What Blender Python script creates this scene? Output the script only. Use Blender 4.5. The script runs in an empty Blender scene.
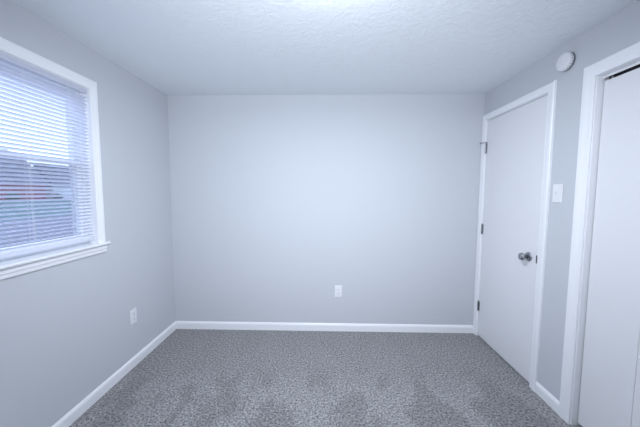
import bpy, bmesh, math, random
from mathutils import Vector, Matrix

# ------------------------------------------------------------------ camera, light, exposure
S = bpy.context.scene
COL = S.collection
L, R, D, H, FR = -1.5245, 1.4769, 2.7017, 2.304, -0.80      # room planes
WT = 0.13                                                    # wall thickness

cam_d = bpy.data.cameras.new('camera')
cam_d.sensor_width = 36.0
cam_d.lens = 278.13 / 640 * 36
cam_d.clip_start = 0.02
cam_d.clip_end = 500
cam = bpy.data.objects.new('camera', cam_d)
COL.objects.link(cam)
pi_, ya, ro, hc = .0760, .022, .0039, 1.3858
F = Vector((-math.sin(ya) * math.cos(pi_), math.cos(ya) * math.cos(pi_), -math.sin(pi_)))
Rr = Vector((math.cos(ya), math.sin(ya), 0))
U = Rr.cross(F)
R2 = Rr * math.cos(ro) + U * math.sin(ro)
U2 = -Rr * math.sin(ro) + U * math.cos(ro)
cam.matrix_world = Matrix(((R2.x, U2.x, -F.x, 0), (R2.y, U2.y, -F.y, 0), (R2.z, U2.z, -F.z, hc), (0, 0, 0, 1)))
S.camera = cam

S.view_settings.view_transform = 'Standard'
S.view_settings.look = 'None'
S.view_settings.gamma = 1.0
S.view_settings.exposure = 0.13
S.view_settings.use_curve_mapping = False

world = bpy.data.worlds.new('overcast_sky')
S.world = world
world.use_nodes = True
wn = world.node_tree
bg = wn.nodes['Background']
bg.inputs['Color'].default_value = (0.62, 0.74, 1.0, 1)
bg.inputs['Strength'].default_value = 2.9

LAMP = (0.04, 1.09)                                          # ceiling light position
LAMP_COL = (0.857, 0.910, 1.015)
DOME_EMIT = 17
dd_ = bpy.data.lights.new('ceiling_lamp_down', 'AREA')           # the lamp's downward light
dd_.shape = 'DISK'
dd_.size = 0.26
dd_.color = LAMP_COL
dd_.energy = 25.6
do = bpy.data.objects.new('ceiling_lamp_down', dd_)
do.location = (LAMP[0], LAMP[1], H - 0.115)
COL.objects.link(do)
fl = bpy.data.lights.new('fill_spot', 'SPOT')                 # added fill spot beside the camera, brightens the middle of the view
fl.color = LAMP_COL
fl.energy = 145
fl.spot_size = math.radians(116)
fl.spot_blend = 1.0
fl.shadow_soft_size = 0.05
fo = bpy.data.objects.new('fill_spot', fl)
fo.location = (-0.04, -0.02, 1.62)
fo.rotation_euler = (math.radians(92), 0, math.radians(1))
COL.objects.link(fo)

# ------------------------------------------------------------------ materials
def mat(name, col, rough=0.5, metal=0.0, bump=None, spec=None, var=None, coord='Object', emit=None):
    m = bpy.data.materials.new(name)
    m.use_nodes = True
    nt = m.node_tree
    b = nt.nodes['Principled BSDF']
    b.inputs['Base Color'].default_value = (*col, 1)
    b.inputs['Roughness'].default_value = rough
    b.inputs['Metallic'].default_value = metal
    if spec is not None:
        b.inputs['Specular IOR Level'].default_value = spec
    tc = nt.nodes.new('ShaderNodeTexCoord')
    if var:                                                  # (scale, amount)
        n = nt.nodes.new('ShaderNodeTexNoise')
        n.inputs['Scale'].default_value = var[0]
        n.inputs['Detail'].default_value = 4
        nt.links.new(tc.outputs[coord], n.inputs['Vector'])
        r = nt.nodes.new('ShaderNodeValToRGB')
        a = var[1]
        r.color_ramp.elements[0].position = .3
        r.color_ramp.elements[1].position = .7
        r.color_ramp.elements[0].color = (*[max(0, c * (1 - a)) for c in col], 1)
        r.color_ramp.elements[1].color = (*[min(1, c * (1 + a)) for c in col], 1)
        nt.links.new(n.outputs['Fac'], r.inputs['Fac'])
        nt.links.new(r.outputs['Color'], b.inputs['Base Color'])
    if bump:                                                 # (scale, strength, distance)
        n = nt.nodes.new('ShaderNodeTexNoise')
        n.inputs['Scale'].default_value = bump[0]
        n.inputs['Detail'].default_value = 3
        nt.links.new(tc.outputs[coord], n.inputs['Vector'])
        bp = nt.nodes.new('ShaderNodeBump')
        bp.inputs['Strength'].default_value = bump[1]
        bp.inputs['Distance'].default_value = bump[2]
        nt.links.new(n.outputs['Fac'], bp.inputs['Height'])
        nt.links.new(bp.outputs['Normal'], b.inputs['Normal'])
    if emit:
        b.inputs['Emission Color'].default_value = (*emit[0], 1)
        b.inputs['Emission Strength'].default_value = emit[1]
    return m

M = {}
M['wall'] = mat('grey_wall_paint', (0.575, 0.60, 0.635), 0.75, bump=(180, 0.12, 0.002), spec=0.25)
M['trim'] = mat('white_trim_paint', (0.87, 0.885, 0.91), 0.35, bump=(40, 0.05, 0.001))
M['door'] = mat('white_door_paint', (0.78, 0.79, 0.81), 0.4, bump=(60, 0.04, 0.001))
M['plastic'] = mat('white_plastic', (0.80, 0.81, 0.84), 0.35)
M['slat'] = mat('blind_slat_white', (0.92, 0.93, 0.95), 0.4)
M['vinyl'] = mat('white_vinyl', (0.82, 0.84, 0.87), 0.35)
M['chrome'] = mat('satin_nickel', (0.36, 0.37, 0.39), 0.28, 1.0)
M['steel'] = mat('hinge_metal', (0.30, 0.31, 0.33), 0.4, 0.9)
M['dark'] = mat('dark_metal', (0.05, 0.05, 0.06), 0.5, 0.3)
M['slot'] = mat('dark_slot', (0.03, 0.03, 0.035), 0.6)
M['cord'] = mat('white_cord', (0.85, 0.86, 0.90), 0.8)
M['dome'] = mat('frosted_glass_lit', (0.9, 0.9, 0.9), 0.5, emit=(LAMP_COL, DOME_EMIT))
M['red'] = mat('red_board_siding', (0.30, 0.045, 0.11), 0.7, var=(2.0, .15))
M['roof'] = mat('grey_shingles', (0.10, 0.12, 0.17), 0.9, var=(3.0, .3))
M['siding'] = mat('white_siding', (0.62, 0.64, 0.68), 0.7)
M['garage'] = mat('garage_door_white', (0.75, 0.77, 0.80), 0.6)
M['glassdark'] = mat('dark_window_glass', (0.03, 0.04, 0.06), 0.1)
M['bark'] = mat('bare_bark', (0.16, 0.14, 0.15), 0.9, var=(6, .3))
M['conc'] = mat('driveway_concrete', (0.17, 0.165, 0.21), 0.9, var=(1.5, .12), bump=(30, .3, .01))
M['grass'] = mat('winter_lawn', (0.075, 0.16, 0.16), 0.95, var=(0.7, .25), bump=(20, .5, .03))
M['shrub'] = mat('evergreen_shrub', (0.035, 0.07, 0.05), 0.9, var=(4, .4))

# translucent touch on the slats: thin vinyl lets daylight glow through
nt = M['slat'].node_tree
out = nt.nodes['Material Output']
pb = nt.nodes['Principled BSDF']
tr = nt.nodes.new('ShaderNodeBsdfTranslucent')
tr.inputs['Color'].default_value = (0.90, 0.91, 0.98, 1)
mx = nt.nodes.new('ShaderNodeMixShader')
mx.inputs['Fac'].default_value = 0.58
nt.links.new(pb.outputs[0], mx.inputs[1])
nt.links.new(tr.outputs[0], mx.inputs[2])
nt.links.new(mx.outputs[0], out.inputs['Surface'])

# clear window glass
g = bpy.data.materials.new('clear_glass')
g.use_nodes = True
nt = g.node_tree
nt.nodes.remove(nt.nodes['Principled BSDF'])
t = nt.nodes.new('ShaderNodeBsdfTransparent')
t.inputs['Color'].default_value = (0.93, 0.96, 0.98, 1)
gl = nt.nodes.new('ShaderNodeBsdfGlossy')
gl.inputs['Roughness'].default_value = 0.02
mx = nt.nodes.new('ShaderNodeMixShader')
mx.inputs['Fac'].default_value = 0.06
nt.links.new(t.outputs[0], mx.inputs[1])
nt.links.new(gl.outputs[0], mx.inputs[2])
nt.links.new(mx.outputs[0], nt.nodes['Material Output'].inputs['Surface'])
M['glass'] = g

# fine woven insect screen: lets about half the light through
g = bpy.data.materials.new('insect_screen_mesh')
g.use_nodes = True
nt = g.node_tree
nt.nodes['Principled BSDF'].inputs['Base Color'].default_value = (0.16, 0.17, 0.20, 1)
nt.nodes['Principled BSDF'].inputs['Roughness'].default_value = 0.7
t = nt.nodes.new('ShaderNodeBsdfTransparent')
mx = nt.nodes.new('ShaderNodeMixShader')
mx.inputs['Fac'].default_value = 0.20
nt.links.new(t.outputs[0], mx.inputs[1])
nt.links.new(nt.nodes['Principled BSDF'].outputs[0], mx.inputs[2])
nt.links.new(mx.outputs[0], nt.nodes['Material Output'].inputs['Surface'])
M['screen'] = g

# textured ceiling (troweled texture)
m = mat('textured_white_ceiling', (0.83, 0.865, 0.90), 0.85, spec=0.2)
nt = m.node_tree
tc = nt.nodes.new('ShaderNodeTexCoord')
n1 = nt.nodes.new('ShaderNodeTexNoise')
n1.inputs['Scale'].default_value = 19
n1.inputs['Detail'].default_value = 5
n1.inputs['Roughness'].default_value = .62
n1.inputs['Distortion'].default_value = 1.2
nt.links.new(tc.outputs['Object'], n1.inputs['Vector'])
rp = nt.nodes.new('ShaderNodeValToRGB')
rp.color_ramp.elements[0].position = .42
rp.color_ramp.elements[1].position = .62
nt.links.new(n1.outputs['Fac'], rp.inputs['Fac'])
bp = nt.nodes.new('ShaderNodeBump')
bp.inputs['Strength'].default_value = .30
bp.inputs['Distance'].default_value = .004
nt.links.new(rp.outputs['Color'], bp.inputs['Height'])
nt.links.new(bp.outputs['Normal'], nt.nodes['Principled BSDF'].inputs['Normal'])
M['ceiling'] = m

# carpet: twisted cut pile, tufts a few millimetres wide, brushed patches
m = mat('grey_carpet', (0.2, 0.2, 0.2), 1.0, spec=0.0)
nt = m.node_tree
b = nt.nodes['Principled BSDF']
b.inputs['Sheen Weight'].default_value = 0.15
tc = nt.nodes.new('ShaderNodeTexCoord')
vo = nt.nodes.new('ShaderNodeTexVoronoi')
vo.inputs['Scale'].default_value = 95
nt.links.new(tc.outputs['Object'], vo.inputs['Vector'])
no = nt.nodes.new('ShaderNodeTexNoise')
no.inputs['Scale'].default_value = 75
no.inputs['Detail'].default_value = 4
no.inputs['Roughness'].default_value = .7
nt.links.new(tc.outputs['Object'], no.inputs['Vector'])
mp = nt.nodes.new('ShaderNodeMapping')
mp.inputs['Rotation'].default_value = (0, 0, .35)
mp.inputs['Location'].default_value = (5.1, 0.6, 0)
mp.inputs['Scale'].default_value = (4.6, 2.6, 1)
nt.links.new(tc.outputs['Object'], mp.inputs['Vector'])
pn = nt.nodes.new('ShaderNodeTexNoise')
pn.inputs['Scale'].default_value = 1.0
pn.inputs['Detail'].default_value = 2.5
pn.inputs['Distortion'].default_value = .4
nt.links.new(mp.outputs['Vector'], pn.inputs['Vector'])
pr = nt.nodes.new('ShaderNodeValToRGB')
pr.color_ramp.elements[0].position = .44
pr.color_ramp.elements[1].position = .54
pr.color_ramp.elements[0].color = (.84, .84, .84, 1)
pr.color_ramp.elements[1].color = (1.06, 1.06, 1.06, 1)
nt.links.new(pn.outputs['Fac'], pr.inputs['Fac'])
cr = nt.nodes.new('ShaderNodeValToRGB')
cr.color_ramp.elements[0].position = .32
cr.color_ramp.elements[1].position = .70
cr.color_ramp.elements[0].color = (0.045, 0.046, 0.05, 1)
cr.color_ramp.elements[1].color = (0.57, 0.57, 0.575, 1)
nt.links.new(no.outputs['Fac'], cr.inputs['Fac'])
mu = nt.nodes.new('ShaderNodeMix')
mu.data_type = 'RGBA'
mu.blend_type = 'MULTIPLY'
mu.inputs['Factor'].default_value = 1
nt.links.new(cr.outputs['Color'], mu.inputs['A'])
sx = nt.nodes.new('ShaderNodeSeparateXYZ')
nt.links.new(tc.outputs['Object'], sx.inputs[0])
wob = nt.nodes.new('ShaderNodeMath')
wob.operation = 'MULTIPLY_ADD'                                # ragged far end of the brushed tracks
nt.links.new(pn.outputs['Fac'], wob.inputs[0])
wob.inputs[1].default_value = 0.5
nt.links.new(sx.outputs['Y'], wob.inputs[2])
mr_ = nt.nodes.new('ShaderNodeMapRange')
mr_.inputs['From Min'].default_value = 2.12
mr_.inputs['From Max'].default_value = 2.32
mr_.inputs['To Min'].default_value = 1.0
mr_.inputs['To Max'].default_value = 0.15
nt.links.new(wob.outputs[0], mr_.inputs['Value'])
tm = nt.nodes.new('ShaderNodeMix')
tm.data_type = 'RGBA'
tm.inputs['A'].default_value = (.95, .95, .95, 1)
nt.links.new(mr_.outputs['Result'], tm.inputs['Factor'])
nt.links.new(pr.outputs['Color'], tm.inputs['B'])
nt.links.new(tm.outputs['Result'], mu.inputs['B'])
nt.links.new(mu.outputs['Result'], b.inputs['Base Color'])
ad = nt.nodes.new('ShaderNodeMath')
ad.operation = 'SUBTRACT'
nt.links.new(no.outputs['Fac'], ad.inputs[0])
nt.links.new(vo.outputs['Distance'], ad.inputs[1])
bp = nt.nodes.new('ShaderNodeBump')
bp.inputs['Strength'].default_value = .6
bp.inputs['Distance'].default_value = .014
nt.links.new(ad.outputs[0], bp.inputs['Height'])
nt.links.new(bp.outputs['Normal'], b.inputs['Normal'])
M['carpet'] = m

# ------------------------------------------------------------------ helpers
def box(bm, x0, x1, y0, y1, z0, z1):
    v = [bm.verts.new(p) for p in ((x0, y0, z0), (x1, y0, z0), (x1, y1, z0), (x0, y1, z0),
                                   (x0, y0, z1), (x1, y0, z1), (x1, y1, z1), (x0, y1, z1))]
    for f in ((0, 3, 2, 1), (4, 5, 6, 7), (0, 1, 5, 4), (1, 2, 6, 5), (2, 3, 7, 6), (3, 0, 4, 7)):
        bm.faces.new([v[i] for i in f])

def prism(bm, prof, a, b, frame):
    """profile [(u,w)] swept from a to b; frame(u, w, t) -> point"""
    v0 = [bm.verts.new(frame(u, w, a)) for u, w in prof]
    v1 = [bm.verts.new(frame(u, w, b)) for u, w in prof]
    n = len(prof)
    for i in range(n):
        bm.faces.new((v0[i], v0[(i + 1) % n], v1[(i + 1) % n], v1[i]))
    bm.faces.new(v0[::-1])
    bm.faces.new(v1)
    bmesh.ops.recalc_face_normals(bm, faces=bm.faces)

def lathe(bm, prof, frame, n=32):
    """profile [(r,h)]; frame(a,b,h) -> point"""
    rings = []
    for r, h in prof:
        if r < 1e-6:
            rings.append([bm.verts.new(frame(0, 0, h))])
        else:
            rings.append([bm.verts.new(frame(r * math.cos(2 * math.pi * i / n), r * math.sin(2 * math.pi * i / n), h)) for i in range(n)])
    for A, B in zip(rings, rings[1:]):
        for i in range(n):
            j = (i + 1) % n
            q = [A[i % len(A)], A[j % len(A)], B[j % len(B)], B[i % len(B)]]
            q = list(dict.fromkeys(q))
            if len(q) > 2:
                bm.faces.new(q)
    bmesh.ops.recalc_face_normals(bm, faces=bm.faces)

def tube(bm, p, q, r0, r1=None, n=8):
    r1 = r0 if r1 is None else r1
    p, q = Vector(p), Vector(q)
    d = (q - p).normalized()
    a = d.orthogonal().normalized()
    c = d.cross(a)
    A = [bm.verts.new(p + (a * math.cos(2 * math.pi * i / n) + c * math.sin(2 * math.pi * i / n)) * r0) for i in range(n)]
    B = [bm.verts.new(q + (a * math.cos(2 * math.pi * i / n) + c * math.sin(2 * math.pi * i / n)) * r1) for i in range(n)]
    for i in range(n):
        bm.faces.new((A[i], A[(i + 1) % n], B[(i + 1) % n], B[i]))
    bm.faces.new(A[::-1])
    bm.faces.new(B)

def obj(name, bm, m, parent=None, loc=None, bevel=0, smooth=False, seg=2):
    me = bpy.data.meshes.new(name)
    bm.normal_update()
    bm.to_mesh(me)
    bm.free()
    me.materials.append(M[m])
    if smooth:
        for f in me.polygons:
            f.use_smooth = True
    o = bpy.data.objects.new(name, me)
    COL.objects.link(o)
    if parent:
        o.parent = parent
    if loc:
        o.location = loc
    if bevel:
        bv = o.modifiers.new('edge', 'BEVEL')
        bv.width = bevel
        bv.segments = seg
        bv.limit_method = 'ANGLE'
        bv.angle_limit = math.radians(40)
        for f in me.polygons:
            f.use_smooth = True
        wn_ = o.modifiers.new('wn', 'WEIGHTED_NORMAL')
        wn_.keep_sharp = True
    return o

def boxo(name, dims, m, parent=None, bevel=0):
    bm = bmesh.new()
    box(bm, *dims)
    return obj(name, bm, m, parent, bevel=bevel)

def struct(o):
    o['kind'] = 'structure'
    return o

def root(name, loc=(0, 0, 0), rz=0, label=None, cat=None, group=None, kind=None):
    o = bpy.data.objects.new(name, None)
    o.empty_display_size = .1
    o.location = loc
    o.rotation_euler = (0, 0, rz)
    COL.objects.link(o)
    if label: o['label'] = label
    if cat: o['category'] = cat
    if group: o['group'] = group
    if kind: o['kind'] = kind
    return o

def wall_with_hole(name, xa, xb, holes):
    """wall slab between planes xa..xb running along y with rectangular holes (y0,y1,z0,z1)"""
    bm = bmesh.new()
    ys = sorted({FR, D + WT} | {h[0] for h in holes} | {h[1] for h in holes})
    for y0, y1 in zip(ys, ys[1:]):
        hs = [h for h in holes if h[0] <= y0 + 1e-6 and h[1] >= y1 - 1e-6]
        if not hs:
            box(bm, xa, xb, y0, y1, 0, H)
        for h in hs:
            if h[2] > 0: box(bm, xa, xb, y0, y1, 0, h[2])
            box(bm, xa, xb, y0, y1, h[3], H)
    bmesh.ops.remove_doubles(bm, verts=bm.verts, dist=1e-5)
    return struct(obj(name, bm, 'wall'))

# ------------------------------------------------------------------ room shell
WY0, WY1, WZ0, WZ1 = 0.90, 1.803, 1.030, 2.040      # window opening
DY0, DY1, DZ = 1.918, 2.664, 2.062                  # door rough opening (inside of jambs 1.936 / 2.646)
CY0, CY1, CZ = 0.487, 1.617, 2.040                   # closet rough opening

bm = bmesh.new()
box(bm, L - WT, R + WT + .7, FR, D + WT, -0.12, 0)
struct(obj('floor', bm, 'carpet'))
struct(boxo('ceiling', (L - WT, R + WT + .7, FR, D + WT, H, H + .12), 'ceiling'))
struct(boxo('wall_back', (L, R, D, D + WT, 0, H), 'wall'))
struct(boxo('wall_front', (L, R, FR - WT, FR, 0, H), 'wall'))
wall_with_hole('wall_left', L - WT, L, [(WY0, WY1, WZ0, WZ1)])
wall_with_hole('wall_right', R, R + WT, [(DY0, DY1, 0, DZ), (CY0, CY1, 0, CZ)])
# closet interior and the hall side behind the door
struct(boxo('wall_closet', (R + .68, R + .72, FR, D + WT, 0, H), 'wall'))
struct(boxo('wall_closet_side', (R + WT, R + .68, CY1 + .1, CY1 + .16, 0, H), 'wall'))
struct(boxo('wall_closet_end', (R + WT, R + .68, CY0 - .12, CY0 - .06, 0, H), 'wall'))

# baseboards
BH, BT = 0.077, 0.013
def base_prof():
    return [(0, 0), (BT, 0), (BT, BH - .020), (BT - .003, BH - .010), (BT - .007, BH - .003), (BT - .010, BH), (0, BH)]
def baseboard(name, axis, plane, sgn, a, b):
    bm = bmesh.new()
    if axis == 'x':     # board lies on plane x = plane, running along y
        prism(bm, base_prof(), a, b, lambda u, w, t: (plane + sgn * u, t, w))
    else:
        prism(bm, base_prof(), a, b, lambda u, w, t: (t, plane + sgn * u, w))
    return struct(obj(name, bm, 'trim'))
baseboard('baseboard_left', 'x', L, 1, FR, D)
baseboard('baseboard_back', 'y', D, -1, L + BT, R - .017)
baseboard('baseboard_right', 'x', R, -1, 1.676, 1.875)
baseboard('baseboard_front', 'y', FR, 1, L + BT, R)
baseboard('baseboard_right_near', 'x', R, -1, FR + BT, CY0 - .055)

# casing profile: u across the width (0 = opening side), w out of the wall
def cas_prof(wd, th=.017):
    return [(0, 0), (0, th * .62), (.004, th * .74), (wd * .35, th * .80), (wd * .62, th), (wd - .005, th), (wd, th - .004), (wd, 0)]

def casing_v(name, parent, plane, sgn, y_in, ydir, wd, z0, z1):
    bm = bmesh.new()
    prism(bm, cas_prof(wd), z0, z1, lambda u, w, t: (plane + sgn * w, y_in + ydir * u, t + (u if t == z1 and z1 > 1.5 else 0)))
    return obj(name, bm, 'trim', parent)
def casing_h(name, parent, plane, sgn, z_in, wd, y0, y1, e0, e1):
    bm = bmesh.new()
    prism(bm, cas_prof(wd), y0, y1, lambda u, w, t: (plane + sgn * w, t - (u * e0 if t == y0 else 0) + (u * e1 if t == y1 else 0), z_in + u))
    return obj(name, bm, 'trim', parent)

# ------------------------------------------------------------------ window
win = root('window_1', (0, 0, 0), kind='structure')
TW = .056
casing_v('casing', win, L, 1, WY1 - .004, 1, TW, WZ0 + .012, WZ1)
casing_v('casing', win, L, 1, WY0 + .004, -1, TW, WZ0 + .012, WZ1)
casing_h('head_casing', win, L, 1, WZ1, TW + .003, WY0 + .004, WY1 - .004, 1, 1)
# stool and apron
bm = bmesh.new()
pr_ = [(-.13, WZ0 - .008), (.028, WZ0 - .008), (.034, WZ0 - .003), (.036, WZ0 + .004), (.033, WZ0 + .010), (.027, WZ0 + .012), (-.13, WZ0 + .012)]
prism(bm, [(u, w) for u, w in pr_ if True], WY0 + .001, WY1 - .001, lambda u, w, t: (L + u, t, w))
for (a, b_) in ((WY1 - .001, WY1 + TW + .012), (WY0 - TW - .012, WY0 + .001)):
    prism(bm, [(max(u, 0.0005), w) for u, w in pr_], a, b_, lambda u, w, t: (L + u, t, w))
obj('window_sill', bm, 'trim', win)
bm = bmesh.new()
prism(bm, [(0, 0), (.008, 0), (.012, .006), (.013, .022), (.017, .028), (.017, .052), (0, .052)], WY0 - TW, WY1 + TW + .004, lambda u, w, t: (L + u, t, WZ0 - .060 + w))
obj('apron', bm, 'trim', win)
# jamb liner of the opening
bm = bmesh.new()
box(bm, L - WT, L, WY1 - .004, WY1, WZ0 + .012, WZ1)
box(bm, L - WT, L, WY0, WY0 + .004, WZ0 + .012, WZ1)
box(bm, L - WT, L, WY0 + .004, WY1 - .004, WZ1 - .004, WZ1)
obj('jamb', bm, 'trim', win)
# vinyl frame and two sashes
a0, a1, c0, c1 = WY0 + .004, WY1 - .004, WZ0 + .012, WZ1 - .004
def rect_frame(bm, x0, x1, y0, y1, z0, z1, sw, tw, bw):
    box(bm, x0, x1, y0, y0 + sw, z0, z1)
    box(bm, x0, x1, y1 - sw, y1, z0, z1)
    box(bm, x0, x1, y0 + sw, y1 - sw, z1 - tw, z1)
    box(bm, x0, x1, y0 + sw, y1 - sw, z0, z0 + bw)
bm = bmesh.new()
rect_frame(bm, L - .125, L - .055, a0, a1, c0, c1, .018, .026, .022)
obj('window_frame', bm, 'vinyl', win, bevel=.002)
MR = 1.572
sl = obj('lower_sash', (lambda bm: (rect_frame(bm, L - .085, L - .060, a0 + .018, a1 - .018, c0 + .022, MR + .012, .030, .030, .040), bm)[1])(bmesh.new()), 'vinyl', win, bevel=.003)
su = obj('upper_sash', (lambda bm: (rect_frame(bm, L - .115, L - .090, a0 + .018, a1 - .018, MR - .014, c1 - .026, .028, .032, .030), bm)[1])(bmesh.new()), 'vinyl', win, bevel=.003)
boxo('pane', (L - .074, L - .071, a0 + .046, a1 - .046, c0 + .060, MR - .016), 'glass', sl)
boxo('pane', (L - .104, L - .101, a0 + .044, a1 - .044, MR + .014, c1 - .056), 'glass', su)
scr = obj('insect_screen', (lambda bm: (rect_frame(bm, L - .123, L - .116, a0 + .018, a1 - .018, c0 + .022, MR, .016, .016, .016), bm)[1])(bmesh.new()), 'vinyl', win)
boxo('mesh', (L - .1200, L - .1195, a0 + .034, a1 - .034, c0 + .038, MR - .016), 'screen', scr)
bm = bmesh.new()
box(bm, L - .060, L - .050, 1.32, 1.38, MR + .002, MR + .014)
box(bm, L - .062, L - .052, 1.335, 1.365, MR + .014, MR + .020)
obj('sash_lock', bm, 'plastic', sl, bevel=.002)

# ------------------------------------------------------------------ mini blind
BX = L - .019
bl = root('window_blind', (BX, (WY0 + WY1) / 2, WZ0 + .012), label='white horizontal mini blind with thin half-open slats hanging in the left window', cat='window blind')
by0, by1 = WY0 + .005 - (WY0 + WY1) / 2, WY1 - .005 - (WY0 + WY1) / 2
zb = WZ0 + .012
HT = c1 - zb                                        # top in local z
bm = bmesh.new()
prism(bm, [(-.014, HT - .027), (.013, HT - .027), (.014, HT - .001), (.012, HT - .001), (-.012, HT - .001), (-.014, HT - .001)], by0, by1, lambda u, w, t: (u, t, w))
obj('head_rail', bm, 'slat', bl)
bm = bmesh.new()
tilt = math.radians(29)
pitch = .0213
z = .062
ns = 0
while z < HT - .040:
    prof_top = []
    for k in range(6):
        u = -.0125 + .025 * k / 5
        crown = .0018 * (1 - (u / .0125) ** 2)
        prof_top.append((u, crown))
    pts = [(u, c) for u, c in prof_top] + [(u, c - .0004) for u, c in reversed(prof_top)]
    pts = [(u * math.cos(tilt) - c * math.sin(tilt), u * math.sin(tilt) + c * math.cos(tilt)) for u, c in pts]
    n = len(pts)
    v0 = [bm.verts.new((u, by0 + .003, z + w)) for u, w in pts]
    v1 = [bm.verts.new((u, by1 - .003, z + w)) for u, w in pts]
    for i in range(n):
        bm.faces.new((v0[i], v1[i], v1[(i + 1) % n], v0[(i + 1) % n]))
    bm.faces.new(v0)
    bm.faces.new(v1[::-1])
    z += pitch
    ns += 1
obj('slats', bm, 'slat', bl)
bm = bmesh.new()
prism(bm, [(-.012, .024), (.012, .024), (.013, .028), (.012, .042), (.009, .045), (-.009, .045), (-.012, .042), (-.013, .028)], by0 + .002, by1 - .002, lambda u, w, t: (u, t, w))
obj('bottom_rail', bm, 'slat', bl)
yc = (WY0 + WY1) / 2
for yy in (1.665, 1.415, 1.165, .945):
    bm = bmesh.new()
    for dx, dy in ((.0125, -.004), (.0125, .004), (-.0125, 0)):
        tube(bm, (dx, yy - yc + dy, .045), (dx, yy - yc + dy, HT - .027), .0006, n=5)
    obj('ladder_cord', bm, 'cord', bl)
bm = bmesh.new()
tube(bm, (.017, 1.02 - yc, HT - .02), (.019, 1.02 - yc, HT - .62), .003, n=6)
obj('tilt_wand', bm, 'plastic', bl)

# ------------------------------------------------------------------ passage door
dr = root('door_1', (0, 0, 0), kind='structure')
LY0, LY1, LZ0, LZ1 = 1.951, 2.643, .014, 2.044
# leaf: slab, room face flush with the jamb edge
boxo('door_leaf', (R + .001, R + .036, LY0, LY1, LZ0, LZ1), 'door', dr, bevel=.0015)
bm = bmesh.new()
box(bm, R, R + WT, DY0, LY0 - .004, 0, DZ)
box(bm, R, R + WT, LY1 + .003, DY1, 0, DZ)
box(bm, R, R + WT, LY0 - .004, LY1 + .003, LZ1 + .004, DZ)
# stops
box(bm, R + .037, R + .050, LY0 - .004, LY0 + .008, 0, LZ1 + .004)
box(bm, R + .037, R + .050, LY1 - .009, LY1 + .003, 0, LZ1 + .004)
box(bm, R + .037, R + .050, LY0 + .008, LY1 - .009, LZ1 - .008, LZ1 + .004)
obj('door_jamb', bm, 'trim', dr)
casing_v('casing', dr, R, -1, 1.934, -1, .058, 0, LZ1 + .010)
casing_v('casing', dr, R, -1, 2.650, 1, .0515, 0, LZ1 + .010)
casing_h('head_casing', dr, R, -1, LZ1 + .010, .0515, 1.934, 2.650, 1, 1)
# hinges
for hz in (1.795, 1.047, .300):
    bm = bmesh.new()
    for k in range(5):
        z0 = hz - .044 + k * .0178
        tube(bm, (R - .005, LY1 + .0015, z0), (R - .005, LY1 + .0015, z0 + .0168), .0062, n=12)
    tube(bm, (R - .005, LY1 + .0015, hz - .050), (R - .005, LY1 + .0015, hz + .052), .0035, n=10)
    box(bm, R - .0012, R + .0025, LY1 - .016, LY1 + .0015, hz - .044, hz + .045)
    hg = obj('hinge', bm, 'steel', dr)
    if hz > 1.5:
        bm = bmesh.new()
        px, py, pz = R - .005, LY1 + .0015, hz + .053
        tube(bm, (px, py, pz - .002), (px, py, pz + .004), .010, n=14)
        tube(bm, (px, py, pz + .001), (px - .036, py + .014, pz - .001), .0035, n=8)
        tube(bm, (px - .036, py + .014, pz - .001), (px - .046, py + .020, pz - .002), .0085, .0085, n=12)
        tube(bm, (px, py, pz + .001), (px - .010, py - .026, pz - .002), .003, n=8)
        tube(bm, (px - .010, py - .026, pz - .002), (px - .012, py - .032, pz - .004), .007, n=12)
        obj('hinge_stop', bm, 'steel', hg)
# knob
KY, KZ = 2.030, .925
bm = bmesh.new()
lathe(bm, [(0, 0), (.033, 0), (.034, .003), (.031, .008), (.024, .011), (.014, .013)], lambda a, b_, h: (R + .001 - h, KY + a, KZ + b_))
kb = obj('rosette', bm, 'chrome', dr, smooth=True)
bm = bmesh.new()
lathe(bm, [(.0, .012), (.0115, .012), (.0105, .022), (.012, .030), (.020, .036), (.0255, .043), (.0275, .051), (.026, .058), (.021, .063), (.012, .0655), (0, .066)], lambda a, b_, h: (R + .001 - h, KY + a, KZ + b_))
obj('door_knob', bm, 'chrome', dr, smooth=True)
bm = bmesh.new()
box(bm, R - .0015, R + .012, 1.9355, 1.9470, KZ - .030, KZ + .030)
box(bm, R - .010, R - .001, 1.9355, 1.9470, KZ - .028, KZ + .028)
obj('strike_plate', bm, 'dark', dr, bevel=.001)

# ------------------------------------------------------------------ closet bifold door
cd = root('door_2', (0, 0, 0), kind='structure')
casing_v('casing', cd, R, -1, 1.606, 1, .070, 0, 2.026)
casing_v('casing', cd, R, -1, CY0 + .011, -1, .066, 0, 2.026)
casing_h('head_casing', cd, R, -1, 2.026, .070, CY0 + .011, 1.606, 1, 1)
bm = bmesh.new()
box(bm, R, R + WT, 1.602, CY1, 0, CZ)
box(bm, R, R + WT, CY0, CY0 + .015, 0, CZ)
box(bm, R, R + WT, CY0 + .015, 1.602, 2.024, CZ)
obj('door_jamb', bm, 'trim', cd)
bm = bmesh.new()
box(bm, R + .030, R + .033, CY0 + .015, 1.602, 2.010, 2.024)
obj('track_fascia', bm, 'trim', cd)
bm = bmesh.new()
box(bm, R + .033, R + .036, CY0 + .015, 1.602, 2.011, 2.024)
box(bm, R + .062, R + .065, CY0 + .015, 1.602, 2.000, 2.024)
box(bm, R + .036, R + .062, CY0 + .015, 1.602, 2.020, 2.024)
obj('door_track', bm, 'dark', cd)  # coloured dark to put shade into the gap above the panels
xs = R + .034
leafw = (1.598 - (CY0 + .018)) / 4
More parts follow.
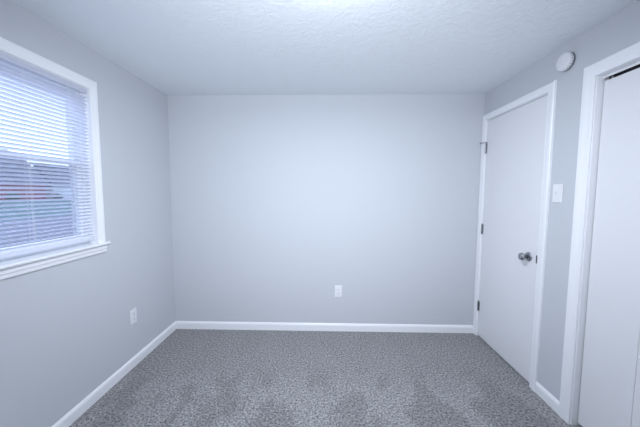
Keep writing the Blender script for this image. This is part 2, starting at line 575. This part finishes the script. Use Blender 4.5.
for k in range(4):
    y1 = 1.598 - k * leafw
    p = boxo('door_panel', (xs, xs + .028, y1 - leafw + .0008, y1 - .0008, .020, 1.994), 'door', cd, bevel=.0012)
    if k in (0, 3):
        bm = bmesh.new()
        yy = y1 - .03 if k == 0 else y1 - leafw + .03
        tube(bm, (xs + .014, yy, 1.994), (xs + .014, yy, 2.020), .005, n=10)
        obj('pivot_pin', bm, 'steel', p)
    if k in (1, 2):
        bm = bmesh.new()
        yy = y1 - leafw / 2
        lathe(bm, [(0, 0), (.010, 0), (.008, .008), (.015, .018), (.016, .024), (.010, .029), (0, .030)], lambda a, b_, h: (xs - h, yy + a, .95 + b_), n=20)
        obj('door_knob', bm, 'plastic', p, smooth=True)

# ------------------------------------------------------------------ outlets, switch, detector
def duplex(loc, rz, label):
    """plate facing local -y"""
    o = root('wall_outlet', loc, rz, label=label, cat='outlet', group='white duplex wall outlets')
    bm = bmesh.new()
    box(bm, -.036, .036, -.006, 0, -.059, .059)
    obj('cover_plate', bm, 'plastic', o, bevel=.003)
    for s in (-1, 1):
        bm = bmesh.new()
        zc = s * .0195
        pts = []
        for i in range(24):
            a = 2 * math.pi * i / 24
            pts.append((max(-.0165, min(.0165, .0195 * math.cos(a))), zc + max(-.0145, min(.0145, .0175 * math.sin(a)))))
        prism(bm, pts, -.0085, -.004, lambda u, w, t: (u, t, w))
        rc = obj('receptacle', bm, 'plastic', o)
        bm = bmesh.new()
        box(bm, -.0075, -.0055, -.0088, -.0080, zc - .001, zc + .008)
        box(bm, .0055, .0075, -.0088, -.0080, zc, zc + .007)
        tube(bm, (0, -.0088, zc - .007), (0, -.0080, zc - .007), .0025, n=10)
        obj('slots', bm, 'slot', rc)
    bm = bmesh.new()
    tube(bm, (0, -.0070, 0), (0, -.0055, 0), .003, n=12)
    obj('screw', bm, 'plastic', o)
    return o
duplex((.126, D, .407), 0, 'white duplex outlet low on the back wall, right of centre above the baseboard')
duplex((L, 2.102, .402), math.pi / 2, 'white duplex outlet low on the left wall between window and back corner')

sw = root('light_switch', (R, 1.810, 1.385), -math.pi / 2, label='white toggle light switch plate on the right wall between the two doors', cat='light switch')
bm = bmesh.new()
box(bm, -.037, .037, -.006, 0, -.059, .059)
obj('cover_plate', bm, 'plastic', sw, bevel=.003)
bm = bmesh.new()
prism(bm, [(-.0055, -.011), (-.0055, .011), (-.009, .012), (-.019, .013), (-.020, .006), (-.008, -.009)], -.0048, .0048, lambda u, w, t: (t, u, w))
obj('toggle', bm, 'plastic', sw, bevel=.0008)
for s in (-1, 1):
    bm = bmesh.new()
    tube(bm, (0, -.0072, s * .030), (0, -.0055, s * .030), .003, n=12)
    obj('screw', bm, 'plastic', sw)

sd = root('smoke_detector', (R, 1.803, 2.188), -math.pi / 2, label='round white smoke detector high on the right wall between the two doors', cat='smoke detector')
fr = lambda a, b_, h: (a, -h, b_)
bm = bmesh.new()
lathe(bm, [(0, 0), (.053, 0), (.053, .009), (.050, .010), (0, .010)], fr, 40)
obj('mounting_base', bm, 'steel', sd, smooth=False)
bm = bmesh.new()
lathe(bm, [(0, .010), (.051, .010), (.0535, .013), (.0535, .026), (.051, .033), (.045, .037), (.028, .041), (0, .042)], fr, 40)
obj('housing', bm, 'plastic', sd, smooth=True)
bm = bmesh.new()
for k in range(22):
    a = 2 * math.pi * k / 22
    c, s = math.cos(a), math.sin(a)
    tube(bm, (c * .0525, -.0195, s * .0525), (c * .0541, -.0195, s * .0541), .0024, n=6)
obj('vents', bm, 'slot', sd)
bm = bmesh.new()
lathe(bm, [(0, .0405), (.011, .0405), (.011, .0428), (.009, .0438), (0, .0438)], fr, 24)
obj('test_button', bm, 'plastic', sd)

# ------------------------------------------------------------------ ceiling light (just above the frame)
cl = root('ceiling_light', (LAMP[0], LAMP[1], H), label='round flush ceiling light glowing just above the top edge of the view', cat='ceiling light')
fz = lambda a, b_, h: (a, b_, -h)
bm = bmesh.new()
lathe(bm, [(0, 0), (.10, 0), (.105, .005), (.105, .020), (.098, .024), (0, .024)], fz, 40)
obj('base', bm, 'plastic', cl, smooth=False)
bm = bmesh.new()
lathe(bm, [(0, .024), (.12, .024), (.14, .036), (.145, .052), (.135, .072), (.105, .092), (.06, .104), (0, .108)], fz, 40)
obj('glass_dome', bm, 'dome', cl, smooth=True)

# ------------------------------------------------------------------ outside
GZ = -.30
ld2 = boxo('lawn', (-140, L - 16.7, -60, 140, GZ - .1, GZ - .01), 'grass')
ld2['kind'] = 'structure'
dv = boxo('driveway', (L - 16.7, L - WT, -60, 140, GZ - .1, GZ), 'conc')
dv['kind'] = 'structure'

rb = root('red_building', (-61, 47, GZ), math.radians(0), label='long red building with grey roof across the lawn, seen through the window', cat='building')
boxo('wall', (-4, 4, -9, 8.4, 0, 3.15), 'red', rb)
bm = bmesh.new()
prism(bm, [(4.5, 3.05), (4.5, 3.2), (0, 7.9), (-4.5, 3.2), (-4.5, 3.05)], -9.4, 8.8, lambda u, w, t: (u, t, w))
obj('roof', bm, 'roof', rb)
for y in (-6.5, -3.0):
    f = boxo('window', (4.0, 4.06, y - .6, y + .6, 1.1, 2.2), 'siding', rb)
    boxo('pane', (4.05, 4.08, y - .5, y + .5, 1.2, 2.1), 'glassdark', f)

wb = root('pale_house', (-60, 60.5, GZ), label='pale house with grey roof right of the red building, seen through the window', cat='building')
boxo('wall', (-3, 3, -3.5, 11, 0, 3.0), 'siding', wb)
bm = bmesh.new()
prism(bm, [(3.4, 2.9), (3.4, 3.05), (0, 7.6), (-3.4, 3.05), (-3.4, 2.9)], -3.8, 11.4, lambda u, w, t: (u, t, w))
obj('roof', bm, 'roof', wb)
g_ = boxo('garage_door', (3.0, 3.06, -2.4, .8, .05, 2.1), 'garage', wb)
boxo('door', (3.0, 3.06, 1.6, 2.5, .05, 2.05), 'glassdark', wb)

def bare_tree(loc, h, seed, label):
    rnd = random.Random(seed)
    bm = bmesh.new()
    def grow(p, d, ln, r, lev):
        q = p + d * ln
        tube(bm, p, q, r, r * .62, n=5 if lev > 1 else 7)
        if lev >= 4: return
        for k in range(3 if lev else 4):
            nd = (d + Vector((rnd.uniform(-1, 1), rnd.uniform(-1, 1), rnd.uniform(-.25, .6))) * .75).normalized()
            grow(p + d * ln * rnd.uniform(.65, 1.0), nd, ln * rnd.uniform(.55, .78), r * .55, lev + 1)
    grow(Vector((0, 0, 0)), Vector((0, 0, 1)), h * .36, h * .022, 0)
    o = obj('bare_tree', bm, 'bark', loc=loc)
    o['label'] = label
    o['category'] = 'tree'
    o['group'] = 'bare trees outside the window'
bare_tree((-72, 52, GZ), 9.5, 1, 'tall leafless tree behind the red building roof, seen through the blind')
bare_tree((-54, 79, GZ), 8.0, 5, 'leafless tree standing right of the pale house, seen through the blind')
bare_tree((-74, 42, GZ), 10.5, 9, 'leafless tree at the left end of the red building, seen through the blind')

def shrub(loc, s, seed, label):
    rnd = random.Random(seed)
    bm = bmesh.new()
    bmesh.ops.create_icosphere(bm, subdivisions=4, radius=s)
    for v in bm.verts:
        n = v.co.normalized()
        v.co *= 1 + .10 * math.sin(9 * n.x + seed) * math.sin(8 * n.y) + rnd.uniform(-.07, .07)
        v.co.z = max(v.co.z * .8 + s * .7, 0)
    o = obj('shrub', bm, 'shrub', loc=loc)
    o['label'] = label
    o['category'] = 'shrub'
    o['group'] = 'shrubs outside the window'
shrub((-54.5, 47.3, GZ - .01), .9, 2, 'rounded dark shrub in front of the left part of the red building')
shrub((-55.5, 56.4, GZ - .01), .8, 7, 'rounded dark shrub between the red building and the pale house')
